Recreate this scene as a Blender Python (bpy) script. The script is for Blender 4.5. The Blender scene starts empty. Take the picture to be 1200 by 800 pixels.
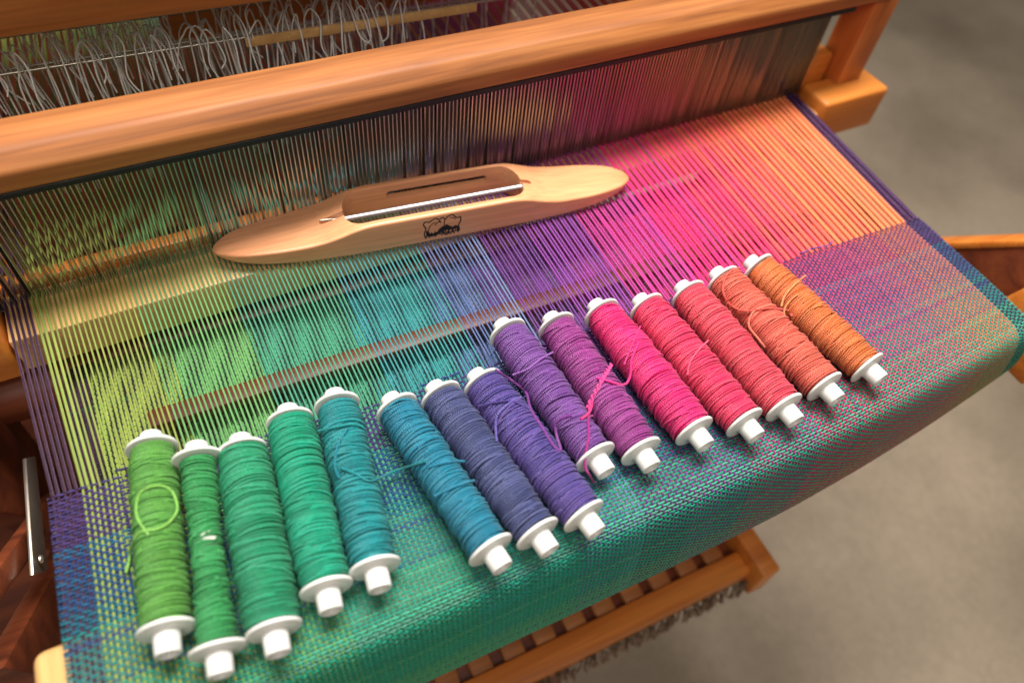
import bpy, bmesh, math, random
import numpy as np
from mathutils import Matrix, Vector
random.seed(7)
rng = np.random.default_rng(7)
SC = bpy.context.scene
COL = SC.collection
rad = math.radians

# ------------------------------------------------------------------ camera
def rot_xyz(a, b, c):
    ca, sa, cb, sb, cc, s_ = np.cos(a), np.sin(a), np.cos(b), np.sin(b), np.cos(c), np.sin(c)
    return (np.array([[cc, -s_, 0], [s_, cc, 0], [0, 0, 1]]) @ np.array([[cb, 0, sb], [0, 1, 0], [-sb, 0, cb]])
            @ np.array([[1, 0, 0], [0, ca, -sa], [0, sa, ca]]))
CAM = np.array([-0.20983, -0.25465, 0.39462])
CR = rot_xyz(rad(37.6952), rad(-5.0803), rad(-25.3446))
FPX = 855.93
cd = bpy.data.cameras.new('camera')
cam = bpy.data.objects.new('camera', cd)
COL.objects.link(cam)
M4 = Matrix.Identity(4)
for i in range(3):
    for j in range(3):
        M4[i][j] = CR[i, j]
    M4[i][3] = CAM[i]
cam.matrix_world = M4
cd.lens = 25.678
cd.sensor_width = 36
cd.clip_start = .02
cd.clip_end = 60
cd.dof.use_dof = True
cd.dof.focus_distance = .485
cd.dof.aperture_fstop = 3.4
cd.dof.aperture_blades = 9
SC.camera = cam

def un(pt, n=(0, 0, 1), d=0.0):
    """point of the plane n.x = d on the line of sight through a spot of the photograph (used to measure the place)"""
    D = CR @ np.array([(pt[0] - 600) / FPX, -(pt[1] - 400) / FPX, -1.0])
    n = np.array(n, float)
    return CAM + D * (d - n @ CAM) / (n @ D)

# ------------------------------------------------------------------ world, lamps, exposure
W = bpy.data.worlds.new('World')
SC.world = W
W.use_nodes = True
bg = W.node_tree.nodes['Background']
bg.inputs[0].default_value = (1.0, .93, .84, 1)
bg.inputs[1].default_value = .13

def area(name, loc, target, size, sy, power, colour):
    l = bpy.data.lights.new(name, 'AREA')
    l.shape = 'RECTANGLE'
    l.size = size
    l.size_y = sy
    l.energy = power
    l.color = colour
    o = bpy.data.objects.new(name, l)
    COL.objects.link(o)
    o.location = loc
    o.rotation_euler = (Vector(target) - Vector(loc)).to_track_quat('-Z', 'Y').to_euler()
    return o
area('overhead_key', (.08, .28, 1.45), (.05, 0, 0), 1.0, .40, 57, (1, .97, .93))  # overhead softbox added as the key, no window stands here
area('fill_light', (-.35, -1.0, 1.45), (.3, 0, -.3), .8, .8, 13, (1, .93, .84))  # added fill lamp from the front, no real source behind it
SC.view_settings.view_transform = 'Standard'
SC.view_settings.look = 'None'
SC.view_settings.gamma = 1
SC.view_settings.exposure = .0

# ------------------------------------------------------------------ helpers
def lin(c):
    c = np.asarray(c, float) / 255.0
    return np.where(c <= .04045, c / 12.92, ((c + .055) / 1.055) ** 2.4)

def mat(name):
    m = bpy.data.materials.new(name)
    m.use_nodes = True
    return m, m.node_tree, m.node_tree.nodes['Principled BSDF']

def N(nt, typ, **kw):
    n = nt.nodes.new(typ)
    for k, v in kw.items():
        setattr(n, k, v)
    return n

def mesh_obj(name, V, F, m, parent=None, smooth=True, col=None, uv=None):
    """V (n,3), F (m,4) or (m,3) arrays or a list of index lists"""
    me = bpy.data.meshes.new(name)
    if isinstance(F, np.ndarray):
        V = np.asarray(V, np.float32)
        k = F.shape[1]
        me.vertices.add(len(V))
        me.vertices.foreach_set('co', V.ravel())
        me.loops.add(F.size)
        me.loops.foreach_set('vertex_index', F.ravel().astype(np.int32))
        me.polygons.add(len(F))
        me.polygons.foreach_set('loop_start', np.arange(0, F.size, k, dtype=np.int32))
        me.polygons.foreach_set('loop_total', np.full(len(F), k, np.int32))
        me.update(calc_edges=True)
    else:
        me.from_pydata([tuple(v) for v in V], [], F)
    me.polygons.foreach_set('use_smooth', [smooth] * len(me.polygons))
    if col is not None:
        a = me.color_attributes.new('Col', 'FLOAT_COLOR', 'POINT')
        c = np.ones((len(V), 4), np.float32)
        c[:, :3] = col
        a.data.foreach_set('color', c.ravel())
    if uv is not None:
        u = me.uv_layers.new(name='UVMap')
        u.data.foreach_set('uv', np.asarray(uv, np.float32)[F.ravel()].ravel())
    me.materials.append(m)
    me.validate()
    o = bpy.data.objects.new(name, me)
    COL.objects.link(o)
    if parent is not None:
        o.parent = parent
    return o

def empty(name, loc, label, cat, group=None):
    o = bpy.data.objects.new(name, None)
    o.empty_display_size = .01
    COL.objects.link(o)
    o.location = loc
    o['label'] = label
    o['category'] = cat
    if group:
        o['group'] = group
    return o

def tubes(P, r, sides, up=(0, 0, 1), flat=1.0):
    """P (n,m,3) centre lines; r scalar or (n,m); returns V, F, owner index per vertex, uv"""
    P = np.asarray(P, float)
    if P.ndim == 2:
        P = P[None]
    n, m, _ = P.shape
    T = np.gradient(P, axis=1)
    T /= np.linalg.norm(T, axis=2, keepdims=True) + 1e-12
    up = np.broadcast_to(np.asarray(up, float), T.shape)
    S = np.cross(T, up)
    S /= np.linalg.norm(S, axis=2, keepdims=True) + 1e-12
    U = np.cross(S, T)
    a = np.arange(sides) * 2 * np.pi / sides + np.pi / 2
    r = np.broadcast_to(np.asarray(r, float), (n, m))[:, :, None, None]
    V = P[:, :, None, :] + r * (np.cos(a)[None, None, :, None] * S[:, :, None, :] + flat * np.sin(a)[None, None, :, None] * U[:, :, None, :])
    idx = np.arange(n * m * sides).reshape(n, m, sides)
    A = idx[:, :-1]
    B = idx[:, 1:]
    F = np.stack([A, np.roll(A, -1, 2), np.roll(B, -1, 2), B], -1).reshape(-1, 4)
    own = np.repeat(np.arange(n), m * sides)
    L = np.concatenate([np.zeros((n, 1)), np.cumsum(np.linalg.norm(np.diff(P, axis=1), axis=2), axis=1)], 1)
    uu = np.broadcast_to((np.arange(sides) / sides)[None, None, :], (n, m, sides))
    vv = np.broadcast_to(L[:, :, None], (n, m, sides))
    return V.reshape(-1, 3), F, own, np.stack([uu, vv], -1).reshape(-1, 2)

def spline(pts, k=10):
    """Catmull-Rom through the points"""
    P = np.asarray(pts, float)
    P = np.vstack([2 * P[0] - P[1], P, 2 * P[-1] - P[-2]])
    out = []
    for i in range(1, len(P) - 2):
        t = np.linspace(0, 1, k, endpoint=False)[:, None]
        a, b, c, d = P[i - 1], P[i], P[i + 1], P[i + 2]
        out.append(.5 * (2 * b + (c - a) * t + (2 * a - 5 * b + 4 * c - d) * t ** 2 + (3 * b - a - 3 * c + d) * t ** 3))
    out.append(P[-2][None])
    return np.vstack(out)

def join(parts):
    Vs, Fs, Cs, Us, o = [], [], [], [], 0
    for V, F, C, U in parts:
        Vs.append(V)
        Fs.append(F + o)
        Cs.append(np.broadcast_to(C, (len(V), 3)))
        Us.append(U)
        o += len(V)
    return np.vstack(Vs), np.vstack(Fs), np.vstack(Cs), np.vstack(Us)

def prism(name, poly, axis_vec, m, parent=None, bevel=.002, seg=2, rot=None):
    """polygon (list of 3-D points, planar) pushed along axis_vec, edges rounded"""
    bm = bmesh.new()
    a = [bm.verts.new(tuple(p)) for p in poly]
    b = [bm.verts.new(tuple(np.asarray(p) + np.asarray(axis_vec))) for p in poly]
    bm.faces.new(a)
    bm.faces.new(b[::-1])
    n = len(a)
    for i in range(n):
        bm.faces.new([a[i], b[i], b[(i + 1) % n], a[(i + 1) % n]])
    bmesh.ops.recalc_face_normals(bm, faces=bm.faces)
    if bevel:
        bmesh.ops.bevel(bm, geom=list(bm.edges), offset=bevel, segments=seg, profile=.5, affect='EDGES', clamp_overlap=True)
    me = bpy.data.meshes.new(name)
    bm.to_mesh(me)
    bm.free()
    me.polygons.foreach_set('use_smooth', [bevel > 0] * len(me.polygons))
    me.materials.append(m)
    if bevel:
        try:
            me.set_sharp_from_angle(angle=rad(35))
        except Exception:
            pass
    o = bpy.data.objects.new(name, me)
    COL.objects.link(o)
    if parent is not None:
        o.parent = parent
    return o

def box(name, x0, x1, y0, y1, z0, z1, m, parent=None, bevel=.002, seg=2):
    return prism(name, [(x0, y0, z0), (x1, y0, z0), (x1, y1, z0), (x0, y1, z0)], (0, 0, z1 - z0), m, parent, bevel, seg)

def lathe(prof, seg, axis='Y'):
    """prof list of (s, r) along the axis"""
    prof = np.asarray(prof, float)
    a = np.arange(seg) * 2 * np.pi / seg
    s = np.repeat(prof[:, 0][:, None], seg, 1)
    V = np.stack([prof[:, 1][:, None] * np.cos(a), s, prof[:, 1][:, None] * np.sin(a)], -1).reshape(-1, 3)
    idx = np.arange(len(prof) * seg).reshape(len(prof), seg)
    A, B = idx[:-1], idx[1:]
    F = np.stack([A, np.roll(A, -1, 1), np.roll(B, -1, 1), B], -1).reshape(-1, 4)
    return V, F

# ------------------------------------------------------------------ materials
def wood(name, dark, mid, light, along='X', rough=.42, scale=1.0, coat=.15, bump=.00025):
    m, nt, b = mat(name)
    tc = N(nt, 'ShaderNodeTexCoord')
    mp = N(nt, 'ShaderNodeMapping')
    s = [42 * scale, 42 * scale, 42 * scale]
    s['XYZ'.index(along)] = 2.2 * scale
    mp.inputs['Scale'].default_value = s
    nt.links.new(tc.outputs['Object'], mp.inputs[0])
    n1 = N(nt, 'ShaderNodeTexNoise')
    n1.inputs['Scale'].default_value = 1.0
    n1.inputs['Detail'].default_value = 5
    n1.inputs['Distortion'].default_value = .6
    nt.links.new(mp.outputs[0], n1.inputs[0])
    cr = N(nt, 'ShaderNodeValToRGB')
    e = cr.color_ramp.elements
    e[0].position, e[0].color = .28, (*lin(dark), 1)
    e[1].position, e[1].color = .74, (*lin(light), 1)
    k = e.new(.5)
    k.color = (*lin(mid), 1)
    nt.links.new(n1.outputs[0], cr.inputs[0])
    mp2 = N(nt, 'ShaderNodeMapping')
    s2 = [420, 420, 420]
    s2['XYZ'.index(along)] = 14
    mp2.inputs['Scale'].default_value = s2
    nt.links.new(tc.outputs['Object'], mp2.inputs[0])
    n2 = N(nt, 'ShaderNodeTexNoise')
    n2.inputs['Scale'].default_value = 1.0
    n2.inputs['Detail'].default_value = 3
    nt.links.new(mp2.outputs[0], n2.inputs[0])
    mr = N(nt, 'ShaderNodeMapRange')
    mr.inputs[1].default_value, mr.inputs[2].default_value = .3, .7
    mr.inputs[3].default_value, mr.inputs[4].default_value = .84, 1.08
    nt.links.new(n2.outputs[0], mr.inputs[0])
    mx = N(nt, 'ShaderNodeMix', data_type='RGBA', blend_type='MULTIPLY')
    mx.inputs[0].default_value = 1
    nt.links.new(cr.outputs[0], mx.inputs[6])
    nt.links.new(mr.outputs[0], mx.inputs[7])
    nt.links.new(mx.outputs[2], b.inputs['Base Color'])
    bp = N(nt, 'ShaderNodeBump')
    bp.inputs['Strength'].default_value = .35
    bp.inputs['Distance'].default_value = bump
    nt.links.new(n2.outputs[0], bp.inputs['Height'])
    nt.links.new(bp.outputs[0], b.inputs['Normal'])
    b.inputs['Roughness'].default_value = rough
    b.inputs['Coat Weight'].default_value = coat
    b.inputs['Coat Roughness'].default_value = .28
    return m
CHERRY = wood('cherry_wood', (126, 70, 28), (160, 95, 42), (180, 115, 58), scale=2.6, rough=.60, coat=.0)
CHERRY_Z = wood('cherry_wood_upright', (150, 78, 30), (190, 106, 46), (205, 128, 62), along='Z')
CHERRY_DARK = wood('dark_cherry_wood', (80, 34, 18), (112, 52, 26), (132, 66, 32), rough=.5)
RAIL = wood('orange_rail_wood', (180, 96, 30), (208, 120, 42), (222, 140, 60), rough=.5)
MAPLE = wood('maple_shuttle_wood', (208, 136, 92), (222, 154, 108), (230, 168, 122), rough=.34, scale=.7, coat=.2)
PALE = wood('pale_wood', (200, 150, 90), (220, 172, 110), (230, 190, 130), along='Y')

def yarn_mat(name, rough=.62, ply=.0032, plies=3, bump=.00018, sheen=.25, fuzz=.25):
    m, nt, b = mat(name)
    at = N(nt, 'ShaderNodeVertexColor', layer_name='Col')
    tc = N(nt, 'ShaderNodeTexCoord')
    uv = N(nt, 'ShaderNodeSeparateXYZ')
    nt.links.new(tc.outputs['UV'], uv.inputs[0])
    a = N(nt, 'ShaderNodeMath', operation='MULTIPLY')
    a.inputs[1].default_value = plies * 2 * math.pi
    nt.links.new(uv.outputs[0], a.inputs[0])
    c = N(nt, 'ShaderNodeMath', operation='MULTIPLY')
    c.inputs[1].default_value = plies * 2 * math.pi / ply
    nt.links.new(uv.outputs[1], c.inputs[0])
    d = N(nt, 'ShaderNodeMath', operation='ADD')
    nt.links.new(a.outputs[0], d.inputs[0])
    nt.links.new(c.outputs[0], d.inputs[1])
    nz = N(nt, 'ShaderNodeTexNoise')
    nz.inputs['Scale'].default_value = 140
    nt.links.new(tc.outputs['Object'], nz.inputs[0])
    dz = N(nt, 'ShaderNodeMath', operation='MULTIPLY_ADD')
    dz.inputs[1].default_value = 9.0
    nt.links.new(nz.outputs[0], dz.inputs[0])
    nt.links.new(d.outputs[0], dz.inputs[2])
    s = N(nt, 'ShaderNodeMath', operation='SINE')
    nt.links.new(dz.outputs[0], s.inputs[0])
    no = N(nt, 'ShaderNodeTexNoise')
    no.inputs['Scale'].default_value = 1500
    no.inputs['Detail'].default_value = 2
    nt.links.new(tc.outputs['Object'], no.inputs[0])
    h = N(nt, 'ShaderNodeMath', operation='MULTIPLY_ADD')
    h.inputs[1].default_value = 1.2
    nt.links.new(no.outputs[0], h.inputs[0])
    hs = N(nt, 'ShaderNodeMath', operation='MULTIPLY')
    hs.inputs[1].default_value = .5
    nt.links.new(s.outputs[0], hs.inputs[0])
    nt.links.new(hs.outputs[0], h.inputs[2])
    bp = N(nt, 'ShaderNodeBump')
    bp.inputs['Strength'].default_value = .8
    bp.inputs['Distance'].default_value = bump
    nt.links.new(h.outputs[0], bp.inputs['Height'])
    nt.links.new(bp.outputs[0], b.inputs['Normal'])
    mr = N(nt, 'ShaderNodeMapRange')
    mr.inputs[1].default_value, mr.inputs[2].default_value = .3, .7
    mr.inputs[3].default_value, mr.inputs[4].default_value = 1 - fuzz, 1 + fuzz * .6
    nt.links.new(no.outputs[0], mr.inputs[0])
    mx = N(nt, 'ShaderNodeMix', data_type='RGBA', blend_type='MULTIPLY')
    mx.inputs[0].default_value = 1
    nt.links.new(at.outputs[0], mx.inputs[6])
    nt.links.new(mr.outputs[0], mx.inputs[7])
    nt.links.new(mx.outputs[2], b.inputs['Base Color'])
    b.inputs['Roughness'].default_value = rough
    b.inputs['Sheen Weight'].default_value = sheen
    b.inputs['Sheen Roughness'].default_value = .4
    b.inputs['Specular IOR Level'].default_value = .35
    return m
YARN = yarn_mat('bobbin_yarn', rough=.42, ply=.0026, plies=2, bump=.00042, sheen=.10, fuzz=.45)
WEAVE = yarn_mat('woven_yarn', rough=.58, sheen=.15)
WARPM = yarn_mat('warp_yarn', rough=.42, sheen=.1, fuzz=.12)
HEDDLEM = yarn_mat('heddle_cord', rough=.7)

def simple(name, rgb, rough=.5, metal=0.0, spec=.5, sss=0.0):
    m, nt, b = mat(name)
    tc = N(nt, 'ShaderNodeTexCoord')
    no = N(nt, 'ShaderNodeTexNoise')
    no.inputs['Scale'].default_value = 60
    no.inputs['Detail'].default_value = 4
    nt.links.new(tc.outputs['Object'], no.inputs[0])
    mr = N(nt, 'ShaderNodeMapRange')
    mr.inputs[3].default_value, mr.inputs[4].default_value = rough * .8, min(1, rough * 1.25)
    nt.links.new(no.outputs[0], mr.inputs[0])
    nt.links.new(mr.outputs[0], b.inputs['Roughness'])
    b.inputs['Base Color'].default_value = (*lin(rgb), 1)
    b.inputs['Metallic'].default_value = metal
    b.inputs['Specular IOR Level'].default_value = spec
    if sss:
        b.inputs['Subsurface Weight'].default_value = sss
        b.inputs['Subsurface Radius'].default_value = (.004, .0035, .003)
        b.inputs['Subsurface Scale'].default_value = .5
    return m
PLASTIC = simple('white_plastic', (222, 220, 214), .38, sss=.1)
STEEL = simple('polished_steel', (200, 202, 206), .40, metal=1.0)
REEDM = simple('reed_steel', (190, 186, 176), .32, metal=1.0)
BLACK = simple('black_tape', (14, 12, 12), .55)
INK = simple('burnt_ink', (22, 13, 10), .7)
BRACKET = simple('brushed_bracket_steel', (200, 190, 176), .35, metal=.9)

# ------------------------------------------------------------------ floor
m, nt, b = mat('stained_concrete')
tc = N(nt, 'ShaderNodeTexCoord')
n1 = N(nt, 'ShaderNodeTexNoise')
n1.inputs['Scale'].default_value = 1.9
n1.inputs['Detail'].default_value = 4
n1.inputs['Roughness'].default_value = .55
nt.links.new(tc.outputs['Object'], n1.inputs[0])
cr = N(nt, 'ShaderNodeValToRGB')
cr.color_ramp.elements[0].position = .33
cr.color_ramp.elements[0].color = (*lin((140, 124, 104)), 1)
cr.color_ramp.elements[1].position = .66
cr.color_ramp.elements[1].color = (*lin((182, 163, 140)), 1)
nt.links.new(n1.outputs[0], cr.inputs[0])
n2 = N(nt, 'ShaderNodeTexNoise')
n2.inputs['Scale'].default_value = 90
n2.inputs['Detail'].default_value = 4
nt.links.new(tc.outputs['Object'], n2.inputs[0])
mr = N(nt, 'ShaderNodeMapRange')
mr.inputs[3].default_value, mr.inputs[4].default_value = .8, 1.15
nt.links.new(n2.outputs[0], mr.inputs[0])
mx = N(nt, 'ShaderNodeMix', data_type='RGBA', blend_type='MULTIPLY')
mx.inputs[0].default_value = 1
nt.links.new(cr.outputs[0], mx.inputs[6])
nt.links.new(mr.outputs[0], mx.inputs[7])
nt.links.new(mx.outputs[2], b.inputs['Base Color'])
b.inputs['Roughness'].default_value = .62
bp = N(nt, 'ShaderNodeBump')
bp.inputs['Distance'].default_value = .002
nt.links.new(n2.outputs[0], bp.inputs['Height'])
nt.links.new(bp.outputs[0], b.inputs['Normal'])
ZF = -.75
fl = mesh_obj('floor', [(-8, -8, ZF), (8, -8, ZF), (8, 8, ZF), (-8, 8, ZF)], [[0, 1, 2, 3]], m, smooth=False)
fl['kind'] = 'structure'
fl['label'] = 'blotchy beige brown concrete floor far below the loom'

# ------------------------------------------------------------------ colour of warp and weft
WARP = [(-.340, (58, 12, 52)), (-.3195, (144, 162, 66)), (-.262, (104, 166, 92)), (-.205, (66, 150, 114)), (-.135, (48, 142, 142)),
        (-.073, (84, 104, 152)), (-.040, (112, 130, 178)), (-.028, (102, 50, 128)), (.012, (134, 56, 148)), (.055, (176, 46, 128)),
        (.111, (218, 34, 112)), (.150, (222, 48, 96)), (.185, (224, 70, 88)), (.215, (226, 92, 76)), (.245, (226, 108, 72)), (.28, (226, 122, 74)), (.3205, (58, 20, 66)), (.34, (58, 20, 66))]
WX = np.array([w[0] for w in WARP])
WC = np.array([lin(w[1]) for w in WARP])
NW = 222
xw = np.linspace(-.3328, .3328, NW)
wi = np.clip(np.searchsorted(WX, xw, side='right') - 1, 0, len(WX) - 1)
inner = (xw > -.31) & (xw < .31)
for j in range(NW):      # a few threads of the neighbouring stripe mixed in at each change
    if inner[j] and random.random() < (.02 if xw[j] < .13 else .30):
        k = min(max(wi[j] + random.choice((-1, 1)), 1), len(WX) - 3)
        wi[j] = k
wcol = WC[wi] * (1 + rng.normal(0, .07, (NW, 1))) * (1 + rng.normal(0, .025, (NW, 3)))
yel = (xw > .225) & (xw < .312) & (rng.random(NW) < .33)
WOVEN_WARP = wcol * .84
pk = np.clip((xw - .15) / .05, 0, 1) * np.clip((.285 - xw) / .04, 0, 1)
WOVEN_WARP = WOVEN_WARP * (1 - .65 * pk[:, None]) + lin((206, 62, 116)) * .65 * pk[:, None]

WEFT = [(0, (66, 48, 108)), (.010, (72, 48, 110)), (.022, (56, 46, 106)), (.033, (28, 66, 122)), (.046, (18, 88, 128)), (.058, (26, 76, 124)),
        (.070, (12, 100, 124)), (.090, (8, 122, 122)), (.112, (8, 140, 118)), (.133, (54, 160, 130)), (.141, (14, 146, 116)), (.165, (18, 140, 104)),  # crease band and front picks lightened: the fold's light put into colour
        (.195, (64, 152, 100)), (.24, (44, 120, 88)), (.262, (46, 60, 66))]
FX = np.array([w[0] for w in WEFT])
FC = np.array([lin(w[1]) for w in WEFT])

# ------------------------------------------------------------------ the web: path of the cloth over the breast beam
LC = .136                                  # fell to crease
def profile(t):
    """arc length -> y, z of the cloth's middle, and its upward normal"""
    pts = [(0.02, 0), (0, 0), (-.06, 0), (-.115, 0), (-.131, -.0012), (-.1385, -.006), (-.1425, -.014), (-.146, -.03), (-.150, -.062),
           (-.151, -.088), (-.148, -.100), (-.138, -.108), (-.115, -.106), (-.06, -.087), (0.02, -.065), (.09, -.055), (.135, -.060), (.18, -.10)]
    P = spline([(p[0], p[1], 0) for p in pts], 14)[:, :2]
    s = np.concatenate([[0], np.cumsum(np.linalg.norm(np.diff(P, axis=0), axis=1))])
    s -= s[np.argmin(np.abs(P[:, 0]) + np.abs(P[:, 1]) * 9)]
    y = np.interp(t, s, P[:, 0])
    z = np.interp(t, s, P[:, 1])
    e = 1e-3
    dy = (np.interp(t + e, s, P[:, 0]) - np.interp(t - e, s, P[:, 0])) / (2 * e)
    dz = (np.interp(t + e, s, P[:, 1]) - np.interp(t - e, s, P[:, 1])) / (2 * e)
    return y, z, dz, -dy                     # normal = (dz, -dy)

ZW = -.0014                                # middle of the cloth lies this far under z = 0
def web(x, t, off):
    """x, t, off broadcast arrays -> (.., 3): cloth point lifted by off along the normal, with the slight skew of real cloth"""
    y, z, ny, nz = profile(t)
    yf = -.0075 * np.exp(-((x + .11) / .10) ** 2) + .003 * np.clip((-x - .25) / .08, 0, 1)
    yc = np.where(x > 0, .016 * (np.clip(x, 0, None) / .325) ** 2, 0)
    w = np.clip(t / LC, 0, 1)
    ysh = yf * (1 - w) + yc * w
    zs = 1 - np.clip(.50 * (np.clip(x - .10, 0, None) / .23) ** 2, 0, .6)
    wav = .0005 * np.sin(x * 41 + t * 30) * np.clip(t / .03, 0, 1) + .0003 * np.sin(x * 97 - t * 60)
    Y = y + ysh + ny * off
    Z = z * zs + ZW + nz * off + wav
    return np.stack([x + 0 * Y, Y, Z], -1)

cloth = empty('woven_cloth', (0, -.07, 0), 'rainbow striped handwoven cloth and its open warp threads stretched across the loom', 'cloth')
OFF = np.array([0, -.07, 0.0])
def cloth_part(name, V, F, own_col, uv, m):
    o = mesh_obj(name, V - OFF, F, m, cloth, True, own_col, uv)
    o['kind'] = 'stuff'
    return o

PICK = .00205
tv = [0.0, .0032, .0056]
while tv[-1] < .56:
    tv.append(tv[-1] + PICK * (1 + random.uniform(-.05, .05)))
tv = np.array(tv)
NP = len(tv)
tvis = int(np.searchsorted(tv, .262))
fcol = FC[np.clip(np.searchsorted(FX, tv, side='right') - 1, 0, len(FX) - 1)].copy()
for i in range(3, NP - 3):
    if random.random() < .22:
        fcol[i] = FC[min(max(np.searchsorted(FX, tv[i], side='right') - 1 + random.choice((-1, 1)), 0), len(FX) - 1)]
fcol *= 1 + rng.normal(0, .07, (NP, 1))
# light teal picks painting the highlight along the crease
for i in (67, 68):
    fcol[i] = lin((70, 140, 118))
xj = xw + rng.normal(0, .00013, NW)
AMP = .00062
def warp_part(i0, i1, half, sides, name):
    n = i1 - i0
    ii = np.arange(i0, i1 - .5, .5 if half else 1.0)
    t = np.interp(ii, np.arange(NP), tv)
    J = np.arange(NW)
    s = np.cos(np.pi * (ii[None, :] + J[:, None]))
    X = xj[:, None] + rng.normal(0, .00009, (NW, len(ii)))
    P = web(X, np.broadcast_to(t, X.shape), AMP * s)
    up = np.array([0, 0, 1.0]) if t.max() < .13 else None
    y, z, ny, nz = profile(t)
    U = np.stack([0 * ny, ny, nz], -1)[None].repeat(NW, 0)
    V, F, own, uv = tubes(P, ((.00074 if half else .00118) + .00010 * np.clip((X + .05) / .3, 0, 1)) * (1 + rng.normal(0, .06, (NW, len(ii)))), sides, U)
    cloth_part(name, V, F, WOVEN_WARP[own] * (1 if half else 1.6) * (1 + rng.normal(0, .05, (len(own), 1))), uv, WEAVE)  # under layer brightened in colour to offset the shade it lies in
warp_part(0, tvis, True, 5, 'woven_warp')
warp_part(tvis - 1, NP, False, 4, 'rolled_warp')
def weft_part(i0, i1, half, sides, name):
    I = np.arange(i0, i1)
    jj = np.arange(-.6, NW - 1 + .61, .5 if half else 1.0)
    x = np.interp(jj, np.arange(NW), xj, left=-.3345, right=.3345)
    x = x + np.where(jj < 0, -.0009, 0) + np.where(jj > NW - 1, .0009, 0)
    s = -np.cos(np.pi * (I[:, None] + jj[None, :]))
    X = np.broadcast_to(x, s.shape)
    T = tv[I][:, None] + rng.normal(0, .00013, s.shape)
    P = web(X, T, AMP * s * .95)
    y, z, ny, nz = profile(tv[I])
    U = np.stack([0 * ny, ny, nz], -1)[:, None, :].repeat(len(jj), 1)
    V, F, own, uv = tubes(P, (.00074 if half else .0005) * (1 + rng.normal(0, .05, s.shape)), sides, U, .9)
    cloth_part(name, V, F, fcol[I][own] * (1 + rng.normal(0, .05, (len(own), 1))), uv, WEAVE)
weft_part(0, tvis, True, 5, 'weft')
weft_part(tvis, NP, False, 4, 'rolled_weft')

# open warp from the fell through the reed to the heddles and on to the back beam
def reed_y(x):
    return .169 + .035 * x
xr = np.linspace(-.3475, .3475, NW)
ph = np.arange(NW) % 4
Ys = []
rows = []
lift = np.where(ph % 2 == 0, .0006, -.0006)
heddle_lift = np.array([.005, -.004, .002, -.006])[ph]
a0 = web(xj, np.zeros(NW), AMP * np.cos(np.pi * np.arange(NW)))
p_r = np.stack([xr, reed_y(xr), ZW + lift], -1)
p_h = np.stack([xr, .27 + .03 * ph, ZW + heddle_lift], -1)
p_b = np.stack([xr * .99, np.full(NW, .78), np.full(NW, .01)], -1)
segs = []
for A, B, k in ((a0, p_r, 8), (p_r, p_h, 4), (p_h, p_b, 4)):
    f = np.linspace(0, 1, k, endpoint=False)[None, :, None]
    segs.append(A[:, None] * (1 - f) + B[:, None] * f)
P = np.concatenate(segs + [p_b[:, None]], 1)
P[:, 1:8, 2] += rng.normal(0, .00015, (NW, 7))
wr = (.00062 + .00052 * np.clip((xr + .05) / .32, 0, 1) + np.where(np.abs(xj) > .3115, .0003, 0))[:, None]
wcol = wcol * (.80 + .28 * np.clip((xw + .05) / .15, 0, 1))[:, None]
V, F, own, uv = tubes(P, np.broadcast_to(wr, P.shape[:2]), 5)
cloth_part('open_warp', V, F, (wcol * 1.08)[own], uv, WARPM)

# stray dark weft tails at the fell
parts = []
for x0, x1, t, c in ((-.30, -.255, -.004, (46, 40, 92)), (-.118, -.09, -.003, (40, 60, 120)), (-.06, -.035, -.004, (66, 50, 110)), (.205, .24, -.003, (90, 60, 140))):
    q = [web(np.array(x), np.array(t + random.uniform(-.0012, .0012)), np.array(.0013 + .0006 * math.sin(k * 2.2))) for k, x in enumerate(np.linspace(x0, x1, 8))]
    V, F, own, uv = tubes(spline(q, 5), .0007, 5)
    parts.append((V, F, lin(c), uv))
V, F, C_, U_ = join(parts)
cloth_part('stray_weft', V, F, C_, U_, WEAVE)

# ------------------------------------------------------------------ the loom
loom = empty('floor_loom', (0, .3, ZF), 'cherry wood floor loom with steel reed, heddles and beater, holding the cloth', 'loom')
INV = Matrix.Translation((0, -.3, -ZF))
def lp(o):
    o.parent = loom
    o.matrix_parent_inverse = INV
    return o

# beater: everything of it stands in a frame turned 2 degrees
SKEW = math.atan(.035)
BM = Matrix.Translation((0, .169, 0)) @ Matrix.Rotation(SKEW, 4, 'Z')
def beater(o):
    lp(o)
    o.matrix_parent_inverse = INV
    o.matrix_basis = BM
    return o
# top rail with rounded front edge (profile in y,z)
def rail_prof(x):
    w_ = .0003 * math.sin(x * 11)
    return [(x, -.0146, .0950), (x, -.0148, .1078 + w_), (x, -.0062 + w_, .1178), (x, .0195, .1208), (x, .0200, .0950)]
bmr = bmesh.new()
rings = [[bmr.verts.new(q_) for q_ in rail_prof(x)] for x in np.linspace(-.62, .402, 24)]
for A_, B_ in zip(rings[:-1], rings[1:]):
    for k in range(5):
        bmr.faces.new([A_[k], A_[(k + 1) % 5], B_[(k + 1) % 5], B_[k]])
bmr.faces.new(rings[0][::-1])
bmr.faces.new(rings[-1])
bmesh.ops.recalc_face_normals(bmr, faces=bmr.faces)
eds = [e_ for e_ in bmr.edges if len(e_.link_faces) == 2 and e_.link_faces[0].normal.angle(e_.link_faces[1].normal) > .3]
bmesh.ops.bevel(bmr, geom=eds, offset=.0022, segments=4, profile=.5, affect='EDGES', clamp_overlap=True)
me = bpy.data.meshes.new('beater_rail')
bmr.to_mesh(me)
bmr.free()
me.polygons.foreach_set('use_smooth', [True] * len(me.polygons))
me.materials.append(CHERRY)
o = bpy.data.objects.new('beater_rail', me)
COL.objects.link(o)
beater(o)
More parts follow.
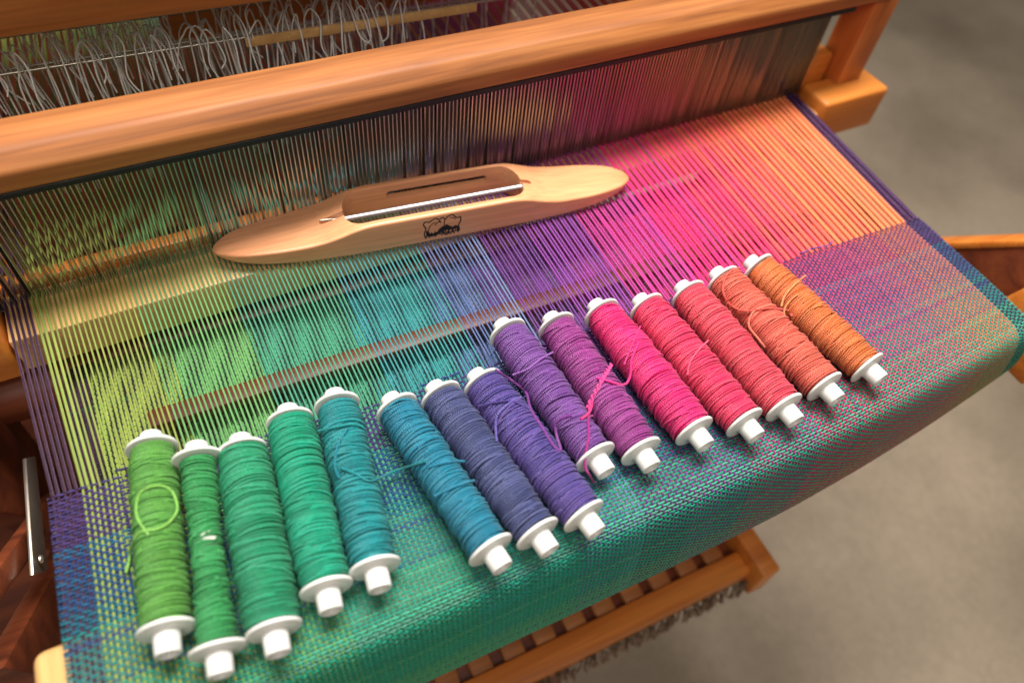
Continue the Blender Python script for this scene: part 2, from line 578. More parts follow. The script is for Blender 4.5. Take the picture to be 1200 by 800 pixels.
beater(box('beater_post', .386, .418, -.010, .022, -.02, .0935, CHERRY_Z, bevel=.0025))
beater(box('beater_post', -.62, -.585, -.010, .022, -.02, .0935, CHERRY_Z, bevel=.0025))
beater(box('shuttle_race', -.350, .352, -.030, .012, -.034, -.0034, PALE, bevel=.002))
beater(box('race_end', .3535, .4385, -.033, .0045, -.036, .0085, RAIL, bevel=.004, seg=3))
beater(box('race_end', -.43, -.3515, -.033, .0045, -.036, .0065, RAIL, bevel=.004, seg=3))
beater(box('post_foot', .352, .384, .006, .036, -.03, .034, RAIL, bevel=.003))
beater(box('race_back', -.62, .10, .024, .036, -.05, -.0065, RAIL, bevel=.002))  # light orange strip standing in for the reflection low in the reed
# reed: black taped baulks and fine steel wires, one per warp gap
rd = beater(box('reed', -.36, .358, -.0128, .0094, .0895, .0940, BLACK, bevel=.0006, seg=1))
rb = beater(box('reed_baulk', -.36, .3515, -.0010, .0094, -.0090, -.0036, BLACK, bevel=.0006, seg=1))
xg = (xr[:-1] + xr[1:]) / 2
xg = np.concatenate([[xg[0] - .0031], xg, [xg[-1] + .0031]])
Vw, Fw = [], []
for k, x in enumerate(xg):
    xx = x + random.gauss(0, .00006)
    tw = random.gauss(0, .10)
    o = len(Vw)
    for z in (-.0034, .0893):
        for dx, dy in ((-.00038, .0012), (.00038, .0012), (.00038, .0078), (-.00038, .0078)):
            Vw.append((xx + dx * math.cos(tw) - dy * math.sin(tw), dx * math.sin(tw) + dy * math.cos(tw), z))
    Fw += [[o, o + 1, o + 5, o + 4], [o + 1, o + 2, o + 6, o + 5], [o + 2, o + 3, o + 7, o + 6], [o + 3, o, o + 4, o + 7]]
w = mesh_obj('reed_wire', Vw, Fw, REEDM, rd, smooth=False)
w['kind'] = 'stuff'

# shafts: bars carrying white cord heddles
def cyl_between(name, a, b, r, m, sides=10, flat=1.0):
    V, F, own, uv = tubes(np.array([a, (np.array(a) + np.array(b)) / 2, b]), r, sides, flat=flat)
    return mesh_obj(name, V, F, m)
def heddle_mesh(seed):
    r = random.Random(seed)
    h = r.uniform(.006, .022)
    w_ = r.uniform(.003, .014)
    lean = r.uniform(-.014, .014)
    z0 = -.070
    # one cord: up from the warp, over the bar in a loose loop, and hanging back down to a free end
    pts = [(0, 0, -.098), (r.uniform(-.003, .003), -.001, z0), (lean * .4, -.002, -.02), (lean * .7, -.004, .004), (lean, -.006, h),
           (lean + w_ * .5, -.008, h + .007), (lean + w_, -.008, h - .003), (lean + w_ * r.uniform(.8, 1.5), -.012, -.006), (lean + w_ * r.uniform(.7, 1.9), -.013, -.012 - r.uniform(0, .020))]
    V, F, own, uv = tubes(spline(pts, 6), .00062, 5, up=(0, 1, .1))
    me = mesh_obj('heddle', V, F, HEDDLEM, None, True, lin((246, 242, 234)), uv)
    d = me.data
    bpy.data.objects.remove(me)
    return d
HM = [heddle_mesh(s) for s in range(14)]
for k, (y, z, x0, x1) in enumerate(((.262, .097, -.62, .30), (.292, .083, -.62, .30), (.322, .090, -.60, .30), (.352, .080, -.60, .30))):
    sh = lp(cyl_between('heddle_bar', (x0, y, z), (x1, y, z), .0011 if k < 2 else .0016, BRACKET, 8))
    nn = (38, 34, 26, 18)[k]
    for i in range(nn):
        hx = -.325 + (.30 if k < 2 else .46) * (max(.001, i + random.uniform(-.42, .42)) / nn) ** (.95)
        o = bpy.data.objects.new('heddle', random.choice(HM))
        COL.objects.link(o)
        o.parent = sh
        o.location = (hx, y, z)
        o.rotation_euler = (random.uniform(-.12, .12), random.uniform(-.1, .1), random.uniform(-.9, .9))
lp(box('shaft_slat', -.150, .03, .254, .2575, .0935, .1005, PALE, bevel=.0012))
lp(box('shaft_slat', -.20, .12, .337, .345, .060, .082, RAIL, bevel=.0012))
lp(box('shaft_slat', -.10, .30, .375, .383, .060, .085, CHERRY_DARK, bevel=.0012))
lp(box('castle_plank', -.62, .40, .220, .2345, .1425, .40, CHERRY, bevel=.002))  # lower edge is in view; extra height added to shade behind the reed
lp(box('castle_shade', -.62, .40, .2355, .44, .385, .40, CHERRY_DARK, bevel=.002))  # unseen board added to keep key light off the space behind the reed
lp(box('dark_backing', -.75, .30, .705, .72, -.70, .05, CHERRY_DARK, bevel=.002))  # dark sheet added to stand in for the gloom behind the reed
lp(box('shaft_frame', -.60, .30, .296, .304, -.13, -.10, CHERRY_DARK, bevel=.002))  # boards added to block the bright floor behind the reed
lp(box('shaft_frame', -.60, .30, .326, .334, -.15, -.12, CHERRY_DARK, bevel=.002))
# side panel of the castle, seen through the corner of the reed
lp(box('castle_upright', .425, .455, .30, .345, -.30, .02, CHERRY_DARK, bevel=.003))
# bars, roll and boards under the warp
lp(box('cross_bar', -.285, .33, .055, .070, -.048, -.038, CHERRY_DARK, bevel=.003))
lp(box('cross_bar', -.42, .36, .262, .290, -.215, -.195, CHERRY, bevel=.003))
r1 = cyl_between('cloth_beam', (-.42, .190, -.125), (.36, .190, -.125), .024, CHERRY_DARK, 24)
lp(r1)
for i, x in enumerate((-.27, -.20, -.13, -.06, .01, .08)):
    lp(box('treadle', x - .022, x + .022, .02, .72, -.46 + .004 * i, -.44 + .004 * i, CHERRY_DARK, bevel=.003))
lp(box('dark_underboard', -.75, .10, -.02, .70, -.50, -.485, CHERRY_DARK, bevel=.003))  # dark sheets added over the bright floor, standing in for shade below
lp(box('dark_underboard', -.75, -.20, -.25, -.022, -.52, -.505, CHERRY_DARK, bevel=.003))
for i, y in enumerate((.34, .40, .46, .52)):
    lp(box('lamm', -.40, .14 + .02 * i, y, y + .014, -.34, -.29, CHERRY_DARK, bevel=.002))
bb = lp(prism('breast_beam', [(-.3535, -.134, -.036), (.06, -.134, -.036), (.322, -.108, -.036), (.322, -.072, -.036), (-.3535, -.076, -.036)], (0, 0, .0275), PALE, None, .006, 4))

def slab(name, px, x, th, m, bevel=.003):
    """side-frame board: outline measured in the upright plane at x, thickness th outward"""
    return lp(prism(name, [un(q, (1, 0, 0), x) for q in px], (th, 0, 0), m, None, bevel))
slab('side_board', [(-60, 420), (10, 474), (66, 545), (96, 640), (40, 606), (-60, 590)], -.400, -.022, CHERRY_DARK)  # left boards in darkened wood, their shade put into the colour
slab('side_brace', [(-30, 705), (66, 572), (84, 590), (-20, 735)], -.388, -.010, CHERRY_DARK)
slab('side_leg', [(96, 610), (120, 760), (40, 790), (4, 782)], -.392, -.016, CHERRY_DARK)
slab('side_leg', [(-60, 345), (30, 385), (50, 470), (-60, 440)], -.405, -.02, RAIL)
sb = slab('steel_strap', [(31, 536), (42, 534), (57, 668), (40, 673)], -.380, -.003, BRACKET, .001)
V, F = lathe([(-.0022, .0001), (-.0022, .0022), (-.001, .003), (0, .003)], 12)
c = un((47, 655), (1, 0, 0), -.378)
Vb = np.stack([-V[:, 1], V[:, 0], V[:, 2]], -1) + c
s2 = mesh_obj('bolt', Vb, F, BRACKET, sb)
slab('side_rail', [(1060, 289), (1260, 285), (1260, 395), (1060, 400)], .400, .024, CHERRY_DARK)
slab('rail_cap', [(1058, 286), (1262, 280), (1262, 288), (1058, 294)], .398, .028, RAIL, .0015)
slab('side_leg', [(1130, 372), (1215, 330), (1245, 400), (1225, 440), (1196, 452), (1165, 420)], .392, .007, RAIL)

# ------------------------------------------------------------------ low frame with pegs under the loom
ZL = -.35
fr = empty('slatted_frame', (0, -.11, ZL - .3), 'low orange wood frame with a row of flat slats and frayed cords below the cloth', 'wooden frame')
def fp(o):
    o.parent = fr
    o.matrix_parent_inverse = Matrix.Translation((0, .11, -(ZL - .3)))
    return o
fp(box('rail', -.38, .205, -.137, -.111, ZL - .030, ZL, RAIL, bevel=.003))
fp(box('rail', -.38, .205, -.083, -.067, ZL - .030, ZL + .004, RAIL, bevel=.003))
fp(box('end_post', .205, .228, -.150, -.060, ZL - .040, ZL + .016, RAIL, bevel=.003))
fp(box('base_board', -.38, .203, -.1105, -.0835, ZL - .022, ZL - .014, CHERRY_DARK, bevel=.001))
for i in range(16):
    x = .178 - i * .0345
    fp(box('slat', x - .0115, x + .0115, -.1105, -.0835, ZL - .0135, ZL - .004, CHERRY, bevel=.0025))
parts = []
for i in range(420):
    x = random.uniform(-.36, .235)
    y = -.139 + random.uniform(-.003, .002)
    l = random.uniform(.003, .015)
    q = [(x, y, ZL - .020), (x + random.gauss(0, .001), y - .003, ZL - .024 - l * .4), (x + random.gauss(0, .002), y - .004 - random.uniform(0, .003), ZL - .026 - l)]
    V, F, own, uv = tubes(spline(q, 3), .0013, 4, up=(0, 1, 0))
    parts.append((V, F, lin(random.choice(((130, 98, 70), (110, 74, 48), (150, 120, 92)))), uv))
V, F, C_, U_ = join(parts)
o = fp(mesh_obj('frayed_cord', V, F, YARN, None, True, C_, U_))
o['kind'] = 'stuff'
fp(box('foot', -.05, .0, -.13, -.07, ZF, ZL - .042, CHERRY_DARK, bevel=.002))
fp(box('foot', -.38, -.33, -.13, -.07, ZF, ZL - .042, CHERRY_DARK, bevel=.002))

# ------------------------------------------------------------------ bobbins
RF = .01378
LB = .105
B = [  # x, y, turn, yarn colour, second tint, radius profile (top..bottom, share of flange), label
 (-.2763, .0036, -.0959, (96, 160, 66), (80, 150, 62), (.80, .86, .84, .82, .84, .84, .82), 'leaf green yarn bobbin, leftmost, with a loose loop of yarn on top'),
 (-.2541, -.0127, -.1139, (47, 145, 77), (67, 170, 97), (.64, .60, .54, .51, .54, .60, .63), 'thinnest wound bobbin, mid green yarn with white core showing through'),
 (-.2310, -.0168, -.0809, (18, 138, 92), (58, 170, 126), (.92, .99, 1.0, 1.0, 1.0, .96, .90), 'fat emerald green yarn bobbin, third from the left, beside the thin one'),
 (-.2012, -.0074, -.0880, (4, 148, 110), (30, 176, 142), (.90, .94, .94, .93, .90, .88, .85), 'sea green yarn bobbin between the fat emerald one and the teal one'),
 (-.1726, -.0071, -.1120, (8, 130, 134), (40, 160, 160), (.84, .88, .86, .84, .84, .84, .82), 'teal yarn bobbin with a gap of bare cloth on its right'),
 (-.1405, -.0228, .1532, (14, 118, 146), (50, 150, 172), (.84, .86, .86, .85, .84, .84, .82), 'blue teal yarn bobbin, first after the gap of bare cloth'),
 (-.1126, -.0246, .1497, (60, 68, 114), (97, 102, 151), (.86, .90, .90, .88, .88, .86, .84), 'slate blue yarn bobbin beside the blue teal one'),
 (-.0848, -.0257, .1603, (77, 64, 138), (116, 87, 162), (.90, .97, .98, .96, .95, .92, .88), 'indigo yarn bobbin lying below the others, crossed by a violet strand'),
 (-.0526, .0054, .0854, (112, 60, 139), (145, 95, 172), (.86, .92, .93, .92, .88, .82, .76), 'violet yarn bobbin with a pink strand hanging over its lower flange'),
 (-.0194, -.0015, .0351, (145, 46, 128), (180, 85, 162), (.84, .90, .93, .94, .93, .90, .86), 'magenta purple yarn bobbin with a hot pink twisted tail across it'),
 (.0155, -.0025, .0701, (230, 26, 112), (240, 70, 140), (.84, .92, .97, .99, .99, .97, .93), 'hot pink yarn bobbin with a thin strand crossing its middle'),
 (.0479, -.0096, .0836, (236, 44, 96), (244, 88, 118), (.90, .94, .96, .96, .94, .92, .90), 'pinkish red yarn bobbin right of the hot pink one'),
 (.0833, -.0100, .0474, (228, 62, 86), (240, 104, 112), (.88, .94, .95, .95, .93, .91, .89), 'rose coral yarn bobbin between the pinkish red and salmon ones'),
 (.1159, -.0077, .0810, (230, 94, 76), (242, 132, 108), (.90, .95, .96, .95, .95, .93, .90), 'salmon coral yarn bobbin with a curling loose end around it'),
 (.1484, -.0073, .1460, (226, 112, 54), (240, 146, 88), (.86, .95, .96, .92, .90, .88, .84), 'orange yarn bobbin at the right end of the row'),
]
def rprof(k, s):
    return RF * np.interp(s, np.linspace(0.002, LB - .002, 7), B[k][5])

def wind(k, seed):
    r = np.random.default_rng(seed)
    s0, s1 = .0026, LB - .0026
    pitch = .00130
    turns = int((s1 - s0) / pitch)
    spt = 22
    th = np.arange(turns * spt) * 2 * np.pi / spt
    u = th / th[-1]
    # uneven lay: the turns bunch and slant a little
    kk = np.arange(len(u))
    j1 = np.interp(kk, np.linspace(0, len(u), 34), r.normal(0, .00035, 34))
    j2 = np.interp(kk, np.linspace(0, len(u), turns + 1), r.normal(0, .00022, turns + 1))
    slant = np.interp(u, np.linspace(0, 1, 9), r.normal(0, .0012, 9))
    s = np.clip(s0 + u * (s1 - s0) + j1 + j2 + slant * np.sin(th + r.uniform(0, 6)), s0, s1)
    rr = rprof(k, s) + np.interp(kk, np.linspace(0, len(u), turns * 2), r.normal(0, .00028, turns * 2)) + .00018 * np.sin(s * 260 + k)
    c1, c2 = lin(B[k][3]), lin(B[k][4])
    P = np.stack([rr * np.cos(th), -s, rr * np.sin(th)], -1)
    V, F, own, uv = tubes(P, .00064, 6, up=np.stack([np.cos(th), 0 * th, np.sin(th)], -1)[None])
    mix = np.repeat(np.clip(np.interp(kk, np.linspace(0, len(u), turns), r.uniform(-.25, 1.0, turns)), 0, 1) * .5, 6)[:, None]
    jit = 1 + np.repeat(np.interp(kk, np.linspace(0, len(u), turns), r.normal(0, .06, turns)), 6)[:, None]
    parts = [(V, F, (c1 * (1 - mix) + c2 * mix) * jit, uv)]
    # crossing strands laid over the top
    for q in range(44):
        a0 = r.uniform(0, 2 * np.pi)
        span = r.uniform(1.6, 5.2)
        aa = np.linspace(a0, a0 + span, 26)
        sa = r.uniform(s0 + .004, s1 - .004)
        ds = r.normal(0, .0045)
        ss = np.clip(sa + ds * np.linspace(0, 1, 26), s0, s1)
        ro = rprof(k, ss) + .00018 * np.sin(ss * 260 + k) + .00075 - .0010 * (np.abs(np.linspace(-1, 1, 26)) ** 6)
        P = np.stack([ro * np.cos(aa), -ss, ro * np.sin(aa)], -1)
        V, F, own, uv = tubes(P, .00068, 6, up=np.stack([np.cos(aa), 0 * aa, np.sin(aa)], -1)[None])
        mm = r.uniform(0, .7)
        parts.append((V, F, c1 * (1 - mm) + c2 * mm, uv))
    # the packed yarn below the outer turns
    ss = np.linspace(s0 - .0004, s1 + .0004, 40)
    V, F = lathe(np.stack([-ss, rprof(k, ss) - .0010], -1), 28)
    parts.append((V, F, c1 * .85, np.zeros((len(V), 2))))  # darker than the turns: shade of the grooves put into colour
    return join(parts)

def flange_mesh(cut=0.0):
    """disc with rounded rim, hollow stem outward (+s); s = 0 at the inner face"""
    prof = [(0, .0045), (0, RF - .0008), (.0003, RF - .0002), (.0010, RF), (.0017, RF - .0002), (.0021, RF - .0009), (.0024, RF - .003), (.0025, .0078),
            (.0030, .0068), (.0040, .00645), (.0126 - cut, .00625), (.0132 - cut, .0060), (.0134 - cut, .0055), (.0133 - cut, .0050), (.0127 - cut, .0046), (.0090 - cut, .0045), (.004, .0045), (.004, .00005)]
    V, F = lathe(prof, 40)
    return V, F
FV, FF = flange_mesh()
core_V, core_F = lathe([(0, .0062), (LB, .0062)], 24)
core_V[:, 1] -= LB
FLM = mesh_obj('flange', FV, FF, PLASTIC)
FLD = FLM.data
FLM2 = mesh_obj('flange', *flange_mesh(.0030), PLASTIC)
FLD2 = FLM2.data
bpy.data.objects.remove(FLM2)
bpy.data.objects.remove(FLM)
COM = mesh_obj('core', core_V, core_F, PLASTIC)
COD = COM.data
bpy.data.objects.remove(COM)

BOB = []
for k, (x, y, th, c1, c2, rp, label) in enumerate(B):
    e = empty('bobbin', (x, y, RF + .0002), label, 'bobbin', 'yarn bobbins in a rainbow row on the cloth')
    # local -Y runs from the upper flange to the lower one
    tilt = -.045 if k == 1 else random.uniform(-.003, .003)
    e.rotation_euler = (tilt * -1, random.uniform(0, 6) * 0, th)
    if k == 1:
        e.location.z += .0046
        e.location.y -= .003
    for s in (0, 1):
        o = bpy.data.objects.new('flange', FLD2 if s == 0 else FLD)
        COL.objects.link(o)
        o.parent = e
        o.rotation_euler = (0, 0, 0) if s == 0 else (0, 0, math.pi)
        o.location = (0, -.0012, 0) if s == 0 else (0, -LB + .0012, 0)
    o = bpy.data.objects.new('core', COD)
    COL.objects.link(o)
    o.parent = e
    V, F, C_, U_ = wind(k, 100 + k)
    mesh_obj('yarn_winding', V, F, YARN, e, True, C_, U_)
    BOB.append(e)
bpy.context.view_layer.update()
# white core thread showing on the thin bobbin
parts = []
for q in (((236, 627), (241, 623), (246, 622)), ((238, 631), (245, 629), (253, 629)), ((239, 633), (246, 631), (252, 631))):
    P = [un(p, (0, 0, 1), .0240) for p in q]
    V, F, own, uv = tubes(spline(P, 5), .00055, 5)
    parts.append((V, F, lin((226, 232, 214)), uv))
V, F, C_, U_ = join(parts)
o = mesh_obj('core_gap', V, F, YARN, None, True, C_, U_)
o.parent = BOB[1]
o.matrix_parent_inverse = BOB[1].matrix_world.inverted()

def height(p):
    """height of the heap of bobbins over a spot of the cloth"""
    h = .0012
    for k, (x, y, th, *_r) in enumerate(B):
        ux, uy = math.sin(th), -math.cos(th)
        dx, dy = p[0] - x, p[1] - y
        s = dx * ux + dy * uy
        w_ = abs(-dx * uy + dy * ux)
        if -.004 < s < LB + .004:
            r = float(rprof(k, np.clip(s, .003, LB - .003))) + .0007
            if w_ < r:
                h = max(h, RF + math.sqrt(r * r - w_ * w_))
            elif w_ < r + .004:
                h = max(h, RF * .8 * (1 - (w_ - r) / .004) + .0012)
    return h

def tail(k, px, c, r=.00075, minh=None, plies=1, lift=.0010):
    r = r * .86
    px = [(q_[0] + random.gauss(0, .6), q_[1] + random.gauss(0, .6)) for q_ in px]
    P = spline([(q[0], q[1], 0) for q in px], 10)[:, :2]
    hs = np.full(len(P), .026)
    for _ in range(8):
        hs = np.array([height(un(p, (0, 0, 1), h)) * .6 + h * .4 for p, h in zip(P, hs)])
    # a cord bridges hollows instead of dropping into them
    for _ in range(6):
        sm = np.convolve(np.pad(hs, 3, 'edge'), np.ones(7) / 7, 'valid')
        hs = np.maximum(hs, sm)
    if minh:
        hs = np.maximum(hs, minh)
    Q = np.array([un(p, (0, 0, 1), h + lift) for p, h in zip(P, hs)])
    Q = np.stack([np.convolve(np.pad(Q[:, i], 2, 'edge'), np.ones(5) / 5, 'valid') for i in range(3)], -1)
    if plies == 1:
        parts = [tubes(Q, r, 7)]
    else:
        parts = []
        L = np.concatenate([[0], np.cumsum(np.linalg.norm(np.diff(Q, axis=0), axis=1))])
        Qd = np.stack([np.interp(np.linspace(0, L[-1], len(Q) * 4), L, Q[:, i]) for i in range(3)], -1)
        Ld = np.linspace(0, L[-1], len(Qd))
        for f in (0, math.pi):
            T = np.gradient(Qd, axis=0)
            T /= np.linalg.norm(T, axis=1, keepdims=True)
            S = np.cross(T, (0, 0, 1))
            S /= np.linalg.norm(S, axis=1, keepdims=True)
            a = Ld / .0075 * 2 * np.pi + f
            parts.append(tubes(Qd + .0008 * (np.cos(a)[:, None] * S + np.sin(a)[:, None] * np.array([0, 0, 1.0])), r, 7))
    V, F, C_, U_ = join([(p[0], p[1], lin(c), p[3]) for p in parts])
    o = mesh_obj('loose_end', V, F, YARN, None, True, C_, U_)
    o.parent = BOB[k]
    o.matrix_parent_inverse = BOB[k].matrix_world.inverted()
    return o
tail(0, [(176, 628), (166, 616), (159, 600), (161, 582), (170, 572), (186, 569), (199, 574), (207, 586), (206, 599), (197, 613), (184, 620), (170, 621), (160, 626), (154, 642), (151, 656), (147, 672)], (132, 192, 86), .0010)
tail(8, [(580, 432), (589, 439), (602, 447), (616, 459), (623, 479), (636, 503), (650, 523), (658, 527), (653, 510), (651, 496), (660, 489), (670, 486)], (132, 60, 146), .0010)
tail(7, [(612, 464), (602, 469), (586, 483), (581, 496), (582, 520)], (104, 92, 168), .0009)
tail(7, [(560, 476), (580, 473), (600, 470), (622, 480)], (84, 66, 140), .0008)
tail(8, [(648, 412), (633, 422), (619, 432), (600, 440)], (150, 90, 176), .0009)
tail(10, [(751, 381), (741, 405), (731, 428)], (240, 60, 140), .0007)
tail(10, [(748, 400), (741, 422), (739, 440), (731, 451), (712, 446), (700, 441)], (238, 52, 138), .0010)
tail(10, [(717, 425), (704, 449), (694, 466), (688, 480)], (240, 80, 156), .0009, plies=2)
tail(10, [(694, 466), (690, 482), (680, 491)], (246, 60, 130), .0010)
tail(9, [(694, 487), (689, 490), (690, 510), (687, 527), (686, 547), (690, 558), (696, 566)], (170, 44, 128), .0010)
tail(4, [(400, 548), (418, 556), (434, 564), (460, 553), (483, 545), (500, 540)], (30, 140, 146), .0009)
tail(4, [(408, 500), (396, 520), (392, 545), (398, 562)], (20, 124, 140), .0009)
tail(4, [(372, 505), (392, 500), (412, 497), (425, 499)], (30, 150, 150), .0009)
tail(5, [(508, 581), (530, 571), (545, 565), (556, 563)], (50, 140, 168), .0009)
tail(5, [(500, 548), (520, 543), (535, 540), (545, 541)], (40, 130, 160), .0009)
tail(13, [(868, 314), (855, 318), (847, 330), (849, 348), (860, 360), (876, 365), (901, 361), (922, 363), (930, 372)], (232, 100, 86), .0010)
tail(13, [(905, 358), (890, 361), (881, 368), (878, 381), (888, 395), (898, 408)], (240, 128, 104), .0009)
tail(14, [(944, 321), (931, 331), (922, 342), (918, 350), (916, 360)], (240, 160, 104), .0009)
tail(14, [(936, 345), (926, 352), (920, 362), (918, 372)], (236, 150, 92), .0008)
tail(11, [(830, 398), (817, 412), (808, 426), (806, 440)], (246, 96, 130), .0008)
tail(1, [(228, 646), (240, 643), (252, 644), (262, 648)], (70, 170, 96), .0009)

# ------------------------------------------------------------------ shuttle
T0 = np.array([-.2140, .1515])
T1 = np.array([.1130, .1215])
SL = float(np.linalg.norm(T1 - T0))
sa = math.atan2(T1[1] - T0[1], T1[0] - T0[0])
MS = Matrix.Translation((float(T0[0]), float(T0[1]), .0006)) @ Matrix.Rotation(sa, 4, 'Z')
sv = np.linspace(0, 1, 90)
sv = np.concatenate([[0, .003, .008, .015], sv[2:-2], [.985, .992, .997, 1]])
hw_k = ([0, .004, .012, .03, .07, .13, .20, .27, .33, .40, .5, .60, .67, .73, .80, .87, .93, .97, .988, .996, 1],
        [.0006, .0040, .0074, .0114, .0158, .0192, .0211, .0221, .0225, .0226, .0226, .0226, .0225, .0221, .0213, .0196, .0162, .0118, .0076, .0042, .0006])
top_k = ([0, .01, .04, .10, .16, .21, .25, .285, .31, .34, .66, .69, .715, .75, .79, .84, .90, .96, .99, 1],
         [.0090, .0108, .0124, .0136, .0146, .0160, .0186, .0228, .0254, .0264, .0264, .0254, .0228, .0186, .0160, .0146, .0136, .0124, .0108, .0090])
bot_k = ([0, .01, .04, .10, .18, .3, .7, .82, .90, .96, .99, 1], [.0085, .0070, .0050, .0024, .0006, 0, 0, .0006, .0024, .0050, .0070, .0085])
def sm(k, x):
    xs_ = np.linspace(0, 1, 600)
    y = np.interp(xs_, *k)
    y2 = np.convolve(np.pad(y, 12, 'edge'), np.ones(25) / 25, 'valid')
    w_ = np.clip(np.minimum(xs_, 1 - xs_) / .03, 0, 1)
    return np.interp(x, xs_, y * (1 - w_) + y2 * w_)
hw, tp, bt = sm(hw_k, sv), sm(top_k, sv), sm(bot_k, sv)
K = 44
sec = []
for i in range(len(sv)):
    ring = []
    rc = min(.0019, hw[i] * .5, (tp[i] - bt[i]) * .45)
    a, zt, zb = hw[i], tp[i], bt[i]
    slope = .0008
    for cx, cz, q0 in ((a - rc, zt - rc, 0), (-(a - rc), zt - rc, 90), (-(a - rc), zb + rc, 180), (a - rc, zb + rc, 270)):
        for u in np.linspace(0, 90, 6):
            g = rad(q0 + u)
            ring.append((sv[i] * SL, cx + rc * math.cos(g), cz + rc * math.sin(g)))
    sec.append(ring)
n = len(sec[0])
V = [p for r_ in sec for p in r_]
F = [[i * n + k, i * n + (k + 1) % n, (i + 1) * n + (k + 1) % n, (i + 1) * n + k] for i in range(len(sec) - 1) for k in range(n)]
F += [list(range(n))[::-1], [(len(sec) - 1) * n + k for k in range(n)]]
sh_root = empty('boat_shuttle', (0, 0, 0), 'pale maple boat shuttle with steel rod and burnt logo lying on the warp', 'shuttle')
sh_root.matrix_world = MS
body = mesh_obj('shuttle_body', V, F, MAPLE)
bmx = bmesh.new()
bmx.from_mesh(body.data)
bmesh.ops.recalc_face_normals(bmx, faces=bmx.faces)
bmx.to_mesh(body.data)
bmx.free()
def cutter(outline, z0, z1, bev=0):
    bm = bmesh.new()
    a = [bm.verts.new((p[0], p[1], z0)) for p in outline]
    b_ = [bm.verts.new((p[0], p[1], z1)) for p in outline]
    bm.faces.new(a[::-1])
    bm.faces.new(b_)
    for i in range(len(a)):
        j = (i + 1) % len(a)
        bm.faces.new([a[i], a[j], b_[j], b_[i]])
    bmesh.ops.recalc_face_normals(bm, faces=bm.faces)
    me = bpy.data.meshes.new('cut')
    bm.to_mesh(me)
    bm.free()
    o = bpy.data.objects.new('cut', me)
    COL.objects.link(o)
    return o
def stadium(x0, x1, y0, y1, rc, k=8):
    out = []
    for cx, cy, q in ((x1 - rc, y1 - rc, 0), (x0 + rc, y1 - rc, 90), (x0 + rc, y0 + rc, 180), (x1 - rc, y0 + rc, 270)):
        for u in np.linspace(0, 90, k):
            out.append((cx + rc * math.cos(rad(q + u)), cy + rc * math.sin(rad(q + u))))
    return out
cuts = []
CX0, CX1 = SL * .285, SL * .706
cuts.append(cutter(stadium(CX0, CX1, -.0176, .0184, .0140), -.01, .05))
# slot through the back wall
c = cutter(stadium(SL * .395, SL * .640, -.0030, .0030, .0029), 0, .03)
c.data.transform(Matrix.Translation((0, .010, .0160)) @ Matrix.Rotation(rad(-90), 4, 'X'))
cuts.append(c)
cuts.append(cutter(stadium(CX0 - .0180, CX0 + .012, -.0024, .0024, .0023), .0125, .05))
cuts.append(cutter(stadium(CX1 - .010, CX1 + .0085, -.0022, .0022, .0021), .0150, .05))
for c in cuts:
    md = body.modifiers.new('b', 'BOOLEAN')
    md.object = c
    md.operation = 'DIFFERENCE'
    md.solver = 'EXACT'
md = body.modifiers.new('bev', 'BEVEL')
md.width = .0011
md.segments = 3
md.limit_method = 'ANGLE'
md.angle_limit = rad(48)
dg = bpy.context.evaluated_depsgraph_get()
nm = bpy.data.meshes.new_from_object(body.evaluated_get(dg))
body.modifiers.clear()
body.data = nm
for c in cuts:
    bpy.data.objects.remove(c)
nm.polygons.foreach_set('use_smooth', [True] * len(nm.polygons))
nm.set_sharp_from_angle(angle=rad(42))
body.parent = sh_root
V, F, own, uv = tubes(np.array([[CX0 - .006, -.0002, .0168], [SL * .5, 0, .0172], [CX1 + .002, .0002, .0178]]), .0021, 14)
mesh_obj('steel_rod', V, F, STEEL, sh_root)
V, F, own, uv = tubes(np.array([[CX0 - .017, -.0004, .0195], [CX0 - .012, -.0003, .0190], [CX0 - .004, -.0002, .0176]]), .0009, 10)
mesh_obj('rod_spring', V, F, BRACKET, sh_root)
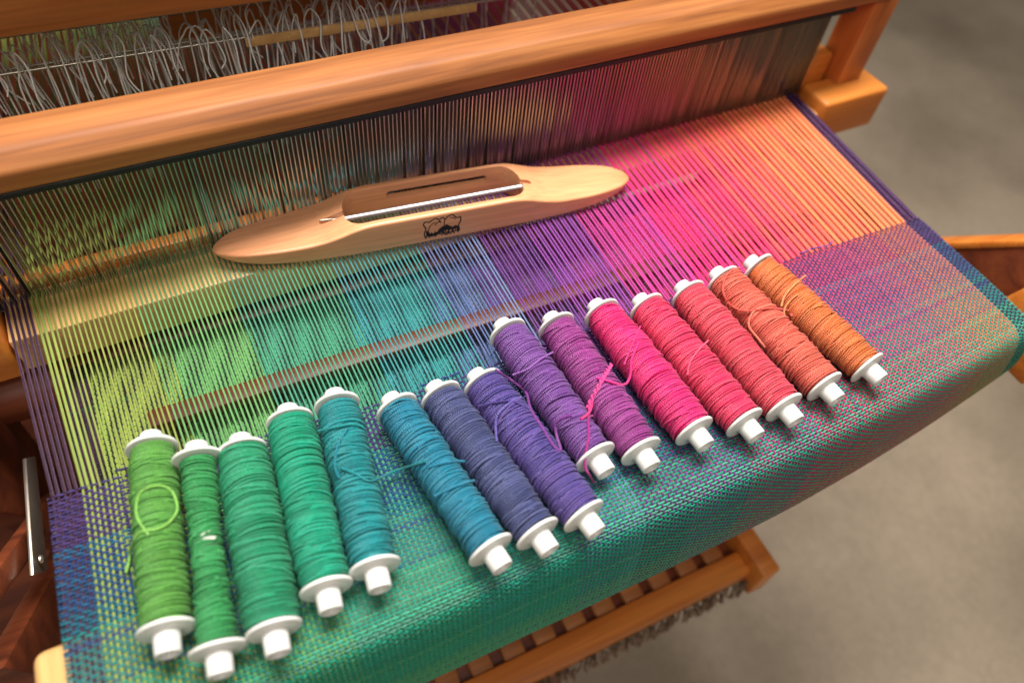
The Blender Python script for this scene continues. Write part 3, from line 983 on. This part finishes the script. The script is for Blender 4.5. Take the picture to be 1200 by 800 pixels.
# burnt logo: outline of a flock-like tree cluster with dark legs and lettering strokes, flat on the front wall
yl = -float(np.interp(.55, *hw_k)) - .00012
def ribbon(pts, w_):
    """flat ink stroke on the front face"""
    P = np.asarray(pts, float)
    T = np.gradient(P, axis=0)
    T /= np.linalg.norm(T, axis=1, keepdims=True) + 1e-9
    Nn = np.stack([-T[:, 1], T[:, 0]], -1)
    A, Bq = P + Nn * w_ / 2, P - Nn * w_ / 2
    n_ = len(P)
    V = [(a[0], yl, a[1]) for a in A] + [(b_[0], yl, b_[1]) for b_ in Bq]
    F = [[i, i + 1, n_ + i + 1, n_ + i] for i in range(n_ - 1)]
    return V, F
LX, LZ = SL * .448, .0030      # logo lower left corner
LWd, LH = .0285, .0200
def q(u, v):
    return (LX + u * LWd, LZ + v * LH)
strokes = []
def st(pts, w_=.0008, curve=True):
    P = np.array([q(*p) for p in pts])
    if curve and len(P) > 2:
        P = spline(np.c_[P, np.zeros(len(P))], 6)[:, :2]
    strokes.append((P, w_))
st([(.06, .06), (.02, .30), (.06, .55), (.0, .78), (.05, .90), (.16, .86), (.22, .93), (.33, .99), (.42, .90), (.50, .98), (.58, .88), (.64, .97), (.76, 1.04), (.84, .92), (.90, .84), (.99, .86), (1.0, .66), (.95, .46), (.98, .22), (.93, .10)], .0008)
st([(.12, .30), (.16, .62), (.26, .76), (.33, .80)], .0006)
st([(.30, .66), (.40, .80), (.46, .74), (.42, .86)], .0007)
st([(.55, .60), (.56, .78), (.60, .92)], .0006)
st([(.70, .92), (.80, .86), (.86, .78)], .0005)
st([(.10, .16), (.10, .44)], .0016, False)
r_ = random.Random(5)
for i in range(26):      # little trunks and grass
    u = .08 + .86 * i / 25
    h0 = .06 + r_.uniform(0, .10)
    st([(u, h0), (u + r_.uniform(-.02, .02), h0 + r_.uniform(.14, .30))], .0007, False)
for u, v, g in ((.46, .30, .16), (.52, .38, .22), (.60, .42, .26), (.66, .36, .18), (.74, .34, .14), (.86, .36, .14), (.20, .20, .10), (.32, .22, .10)):
    st([(u - g * .5, v - .05), (u, v + g * .5), (u + g * .5, v - .03)], .0016)
    st([(u - g * .5, v), (u + g * .5, v + .03)], .0018, False)
Vs, Fs = [], []
for i, (P, w_) in enumerate(strokes):
    V, F = ribbon(P, w_ * 1.25)
    V = [(a, b_ - .000004 * i, c_) for a, b_, c_ in V]
    o = len(Vs)
    Vs += V
    Fs += [[a + o for a in f] for f in F]
mesh_obj('logo', Vs, Fs, INK, sh_root, smooth=False)
